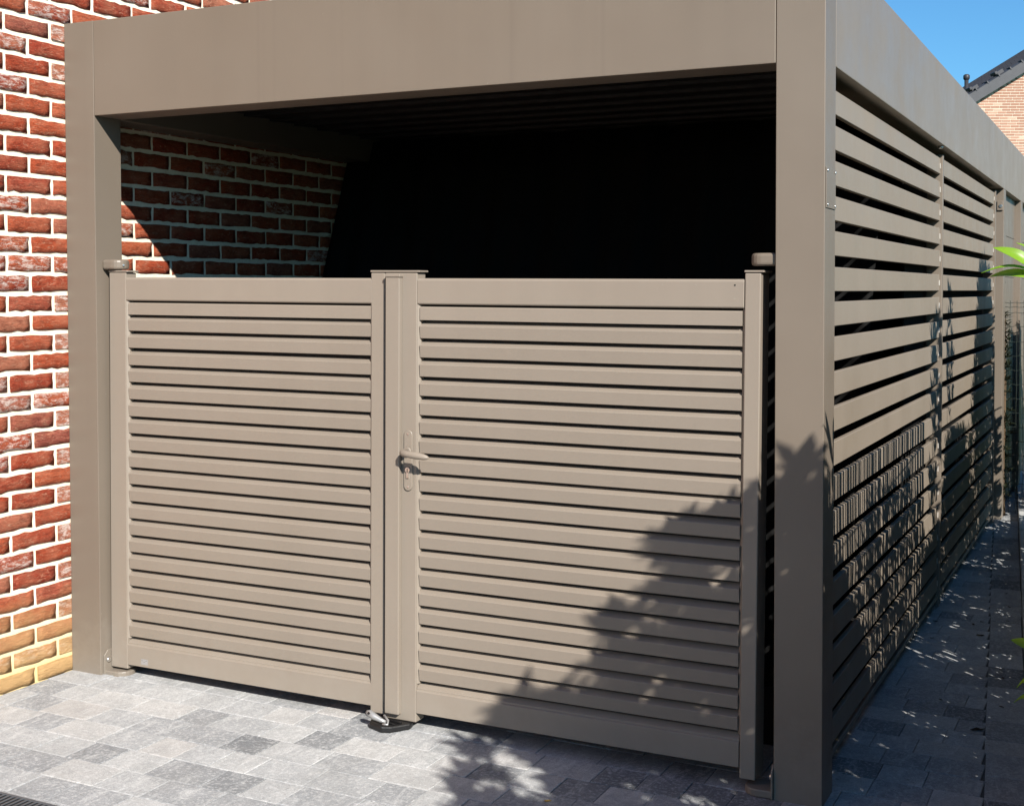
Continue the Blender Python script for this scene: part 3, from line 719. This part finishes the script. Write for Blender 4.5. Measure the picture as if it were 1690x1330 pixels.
# the crown is thick where the photograph's shade falls: (x, z) profile of that shade on the carport front
TOPP = [(-1.62, -0.6), (-1.45, -0.3), (-1.22, -0.02), (-1.15, 0.09), (-0.93, 0.19), (-0.82, 0.27), (-0.71, 0.41), (-0.62, 0.54), (-0.50, 0.74), (-0.38, 0.83), (-0.25, 0.87), (-0.147, 0.91), (0.0, 0.95), (0.3, 1.0), (0.8, 1.05), (1.6, 0.9)]
def ztop(x):
    for (a, za), (b_, zb_) in zip(TOPP, TOPP[1:]):
        if a <= x <= b_: return za+(zb_-za)*(x-a)/(b_-a)
    return -9
q = random.Random(5)
cents = []
while len(cents) < 1150:
    x = q.uniform(-1.6, 1.0); z = q.uniform(-1.3, 1.0)
    if z > ztop(x)-0.045: continue
    nz_ = noise.noise(Vector((x*5, z*5, 3.3)))
    if nz_ > 0.36 and z > ztop(x)-0.5: continue
    if z < 0.02 and nz_ > 0.12: continue
    tmin = 0.0
    for tt in np.arange(0.3, 4.0, 0.04):
        p_ = np.array([x, 0, z])+tt*np.array([S[0], S[1], S[2]])
        if p_[0] > max(0.66-0.09*p_[1], 0.60) and not in_frame([p_], 70)[0]: tmin = tt; break
    if not tmin: continue
    tt = tmin+abs(q.gauss(0, 0.28))+0.02
    p_ = np.array([x, 0, z])+tt*np.array([S[0], S[1], S[2]])
    if p_[2] < 0.05: continue
    if math.dist(p_, CAM) < 0.7: continue
    cents.append(p_)
cents = [c for c in cents if not (abs(c[0]-(-c[1])*1.05-0.03) < 0.2 and c[2]+c[1]*0.94 > 0.93)]
for (x, z) in ((-0.075, 0.95), (-0.11, 0.92)):
    for tt in np.arange(1.15+0.5*abs(x), 2.6, 0.02):
        p_ = np.array([x, 0, z])+tt*np.array([S[0], S[1], S[2]])
        if not in_frame([p_], 95)[0]: cents.append(p_); break
lau = thing('laurel_shrub', 'large leafy laurel shrub right of the driveway whose shadow falls on gate and corner post', 'shrub', (1.25, -1.5, -0.05))
fm = MB(); n_l = leaves_mesh(fm, cents, q, n=(6, 9), ln=(0.09, 0.145))
fo = link('foliage', fast_mesh(fm, 'foliage', M_LEAF), lau); fo.location = (-1.25, 1.5, 0.05); fo['kind'] = 'stuff'
bm_ = MB()
q2 = random.Random(9)
for c in cents[::9]:
    b0 = Vector((1.25+q2.uniform(-.1, .1), -1.5+q2.uniform(-.15, .15), -0.05)); c = Vector(c)
    b0 = Vector((b0.x, b0.y+(c.y+1.5)*0.6, -0.05)); mid = b0.lerp(c, 0.55)+Vector((0, 0, 0.12))
    pts = [b0, mid, c]
    if in_frame([tuple(b0), tuple(mid), tuple(c)], 12).any(): continue
    bm_.tube([p_-Vector((1.25, -1.5, -0.05)) for p_ in pts], [0.014, 0.008, 0.003], 5)
part('branch', bm_, M_BARK, lau)['kind'] = 'stuff'
print('laurel leaves', n_l)

# young laurel whose tips reach into the picture at the right edge
def big_leaf(base, tip, width, nrm, droop=0.012):
    """one lanceolate leaf with midrib fold and thickness"""
    base = Vector(base); tip = Vector(tip); d = tip-base; Ln = d.length; d.normalize()
    s_ = Vector(nrm).cross(d).normalized(); u = d.cross(s_); n = 9; mb = MB(); rows_ = []
    for i in range(n+1):
        t = i/n; w = width*(math.sin(math.pi*t**0.85)**0.8 if 0 < t < 1 else 0.0)+0.0006
        c = base+d*Ln*t + u*(0.10*Ln*math.sin(math.pi*t)) - u*droop*t*t*2
        rows_.append([c - s_*w + u*w*0.30, c - s_*w*0.5+u*w*0.10, c - u*0.0008, c + s_*w*0.5+u*w*0.10, c + s_*w + u*w*0.30])
    for lay in (0, 1):
        n0 = len(mb.v)
        for rw in rows_: mb.v += [tuple(p_-u*0.0006*lay) for p_ in rw]
        for i in range(n):
            for j in range(4):
                a = n0+i*5+j; mb.f.append((a, a+1, a+6, a+5)); mb.sm.append(True)
    return mb
yl = thing('young_laurel', 'young laurel with bright green upright leaves at the right edge of the path', 'shrub', (0.72, -0.47, -0.06))
def fp(px, py, Y):  # a point of this plant, written by its place in the garden
    d = V_F + V_R*(px-PCX)/F_PX - V_U*(py-PCY)/F_PX; return Vector(CAM+d*(Y-CAM[1])/d[1])
OFF = Vector((0.72, -0.47, -0.06))
stem_top = Vector((0.633, -0.47, 1.60))
leafspec = [(fp(1712, 452, -0.47), fp(1623, 436, -0.49), 0.0085, (0.0, -0.35, 1)), (fp(1708, 446, -0.47), fp(1648, 402, -0.50), 0.0165, (0.55, -0.75, 0.45)),
            (fp(1722, 462, -0.47), fp(1631, 447, -0.44), 0.0125, (0.05, -0.85, 0.65)), (fp(1712, 440, -0.45), fp(1688, 392, -0.42), 0.0150, (0.8, -0.6, 0.2)),
            (fp(1720, 455, -0.47), fp(1725, 395, -0.40), 0.015, (0.3, -0.6, 0.1)), (fp(1720, 455, -0.47), fp(1765, 420, -0.50), 0.015, (-0.3, -0.6, 0.4)), (fp(1720, 462, -0.47), fp(1770, 475, -0.55), 0.015, (0, -0.6, 0.6))]
for i, (b0, t0, w, nr) in enumerate(leafspec):
    mb = big_leaf(b0, t0, w, nr); mb.v = [tuple(Vector(v)-OFF) for v in mb.v]; part('leaf', mb, M_LEAF_Y, yl)
for (b0, t0, w, nr) in [((0.66, -0.30, 0.50), (0.566, -0.26, 0.475), 0.018, (0, -0.5, 1)), ((0.655, -0.30, 0.44), (0.560, -0.24, 0.43), 0.018, (0.2, -0.6, 1)), ((0.66, -0.30, 0.56), (0.562, -0.28, 0.60), 0.017, (0, -0.8, 0.7))]:
    mb = big_leaf(b0, t0, w, nr); mb.v = [tuple(Vector(v)-OFF) for v in mb.v]; part('leaf', mb, M_LEAF_Y, yl)
stm = MB().tube([Vector(p_)-OFF for p_ in ((0.74, -0.45, -0.06), (0.69, -0.44, 0.5), (0.68, -0.47, 1.1), (0.650, -0.47, 1.45), (0.632, -0.47, 1.60))], [0.010, 0.008, 0.006, 0.005, 0.003], 7)
stm.tube([Vector(p_)-OFF for p_ in ((0.648, -0.47, 1.48), (0.640, -0.47, 1.54), fp(1716, 458, -0.47))], [0.003, 0.0025, 0.0018], 6)
stm.tube([Vector(p_)-OFF for p_ in ((0.69, -0.44, 0.42), (0.67, -0.35, 0.48), (0.655, -0.30, 0.50))], [0.004, 0.003, 0.002], 6)
part('stem', stm, M_BARK, yl)

# woven reed screen on the boundary
rs = thing('reed_screen', 'low reed screen of thin upright canes along the bed right of the path', 'reed screen', (0.66, 0, 0))
def Xf(y): return 0.655 - 0.086*y
cm = MB(); y = -0.75; q = random.Random(3)
while y < 1.85:
    w = q.uniform(0.007, 0.026); x = Xf(y)+q.uniform(-0.006, 0.006); h = 0.926+0.895*(Xf(y)+0.045)+q.uniform(-0.012, 0.004)
    l_ = q.gauss(0, 0.018)
    cm.add([(x-0.66-0.004, y, -0.1), (x-0.66+0.004, y+w*.5, -0.1), (x-0.66-0.004, y+w, -0.1), (x-0.66-0.004, y+l_, h), (x-0.66+0.004, y+w*.5+l_, h), (x-0.66-0.004, y+w+l_, h)], [(0, 1, 4, 3), (1, 2, 5, 4), (2, 0, 3, 5), (3, 4, 5)])
    y += w + (q.uniform(0.001, 0.005) if q.random() < 0.80 else q.uniform(0.006, 0.014))
part('cane', cm, M_REED, rs)['kind'] = 'stuff'
for z in (0.25, 0.8, 1.3): part('tie_wire', MB().tube([(Xf(-0.75)-0.66+0.008, -0.75, z), (Xf(1.85)-0.66+0.008, 1.85, z)], 0.0035, 5), M_REED, rs)

# hedge plants further along; each is one shrub
def shrub(name, label, x, y, rx, ry, ztop_, n, ln, up, z0=0.0, group='shrubs in the bed along the side path', dens=None, material=None, clip=True, cat='shrub', seed=0):
    q = random.Random(seed+int(y*100)); t = thing(name, label, cat, (x, y, -0.06), group=group)
    cs = []
    while len(cs) < n:
        a = q.uniform(0, 6.28); rr = math.sqrt(q.random()); zz = z0+(ztop_-z0)*q.random()**0.8
        k = 1.0-0.55*max(0, (zz/ztop_-0.5)*2)
        c = np.array([x+rx*rr*math.cos(a)*k, y+ry*rr*math.sin(a)*k, zz])
        if dens and noise.noise(Vector(c)*4) > dens: continue
        cs.append(c)
    fm = MB(); leaves_mesh(fm, cs, q, n=(4, 7), ln=ln, wd=0.3, upright=up, clip=clip)
    me = fast_mesh(fm, 'foliage', material or M_LEAF); o = link('foliage', me, t, (-x, -y, 0.06)); o['kind'] = 'stuff'
    bm_ = MB()
    for c in cs[::12]:
        if clip and in_frame([c], 10)[0]: continue
        bm_.tube([(q.uniform(-.03, .03), q.uniform(-.03, .03), 0), ((c[0]-x)*0.5, (c[1]-y)*0.5, (c[2]+.06)*0.6), (c[0]-x, c[1]-y, c[2]+0.06)], [0.009, 0.006, 0.002], 5)
    part('branch', bm_, M_BARK, t)['kind'] = 'stuff'
    return t
shrub('upright_shrub', 'slim upright shrub just past the end of the reed screen', 0.74, 1.98, 0.12, 0.22, 2.05, 95, (0.08, 0.13), 0.75, seed=1)
shrub('upright_shrub', 'second slim upright shrub along the path, past the reed screen', 0.70, 2.55, 0.14, 0.25, 2.15, 70, (0.07, 0.12), 0.8, seed=2)
shrub('low_shrub', 'low leafy shrub where the reed screen ends', 0.66, 1.95, 0.16, 0.45, 0.85, 420, (0.06, 0.10), 0.4, seed=9)
shrub('low_shrub', 'low dense shrub between the slim shrubs and the wire fence', 0.60, 3.0, 0.22, 1.0, 1.25, 1500, (0.06, 0.10), 0.4, seed=3)
shrub('low_shrub', 'tall dense shrub just in front of the wire fence', 0.52, 4.40, 0.25, 0.75, 2.10, 1700, (0.06, 0.11), 0.55, seed=4)
shrub('low_shrub', 'broad dark shrub behind the wire fence', 0.62, 6.5, 0.36, 1.2, 1.62, 1900, (0.07, 0.12), 0.4, seed=5)
shrub('shade_vine', 'unseen leafy vine added behind the reed screen to break up its striped shadow', 0.76, 0.75, 0.07, 1.25, 1.42, 400, (0.06, 0.10), 0.3, z0=0.1, cat='vine', seed=12)  # out of view, added to vary and deepen the screen's shadow
shrub('low_shrub', 'shrub standing behind the foot of the reed screen', 0.85, 0.55, 0.12, 1.0, 0.75, 420, (0.08, 0.12), 0.4, seed=6)
shrub('ivy_clump', 'dark ivy clump climbing the near post of the wire fence', -0.005, 5.84, 0.05, 0.06, 1.36, 110, (0.035, 0.06), 0.2, group=None, material=M_LEAF_D, clip=False, cat='ivy', seed=7)

# ------------------------------------------------------------------ fallen leaves
def fallen(x, y, s_, material, label, group=None, rot=0.0):
    q = random.Random(int((x+y)*1000)); mb = MB(); n = 8; vs = []
    for i in range(n): a = 6.283*i/n; rr = s_*(0.6+0.4*abs(math.cos(a)))*q.uniform(.8, 1.1); vs.append((rr*math.cos(a), rr*0.6*math.sin(a), q.uniform(0.002, 0.3*s_)))
    vs.append((0, 0, 0.002)); mb.add(vs, [(i, (i+1) % n, n) for i in range(n)])
    vs2 = [(a, b_, c+0.001) for a, b_, c in vs]; mb.add(vs2, [((i+1) % n, i, n) for i in range(n)])
    o = part('fallen_leaf', mb, material, None, loc=(x, y, gz(x)+0.001), rot=(0, 0, rot)); tag(o, label, 'leaf', group); return o
fallen(-0.765, -0.345, 0.013, M_YELLOW, 'small yellow brown leaf lying on the pavers in front of the right gate leaf', rot=0.6)
fallen(0.345, 0.98, 0.026, M_DRY, 'largest dark dry leaf on the path, lying on the long joint line', rot=0.3)
for (x, y, s_) in ((0.16, 2.55, .016), (0.19, 2.62, .012), (0.21, 2.35, .02), (0.02, 2.2, .012), (0.28, 3.0, .014), (0.30, 2.7, .01), (0.24, 3.3, .012), (0.40, 1.3, .012), (0.37, 1.7, .014), (0.12, 3.6, .012), (-0.01, 2.52, .014), (0.18, 1.28, .012)):
    fallen(x, y, s_, M_DRY, 'tiny dark dry leaf scrap among those strewn along the side path', 'dry leaf scraps on the path', rot=x*30)
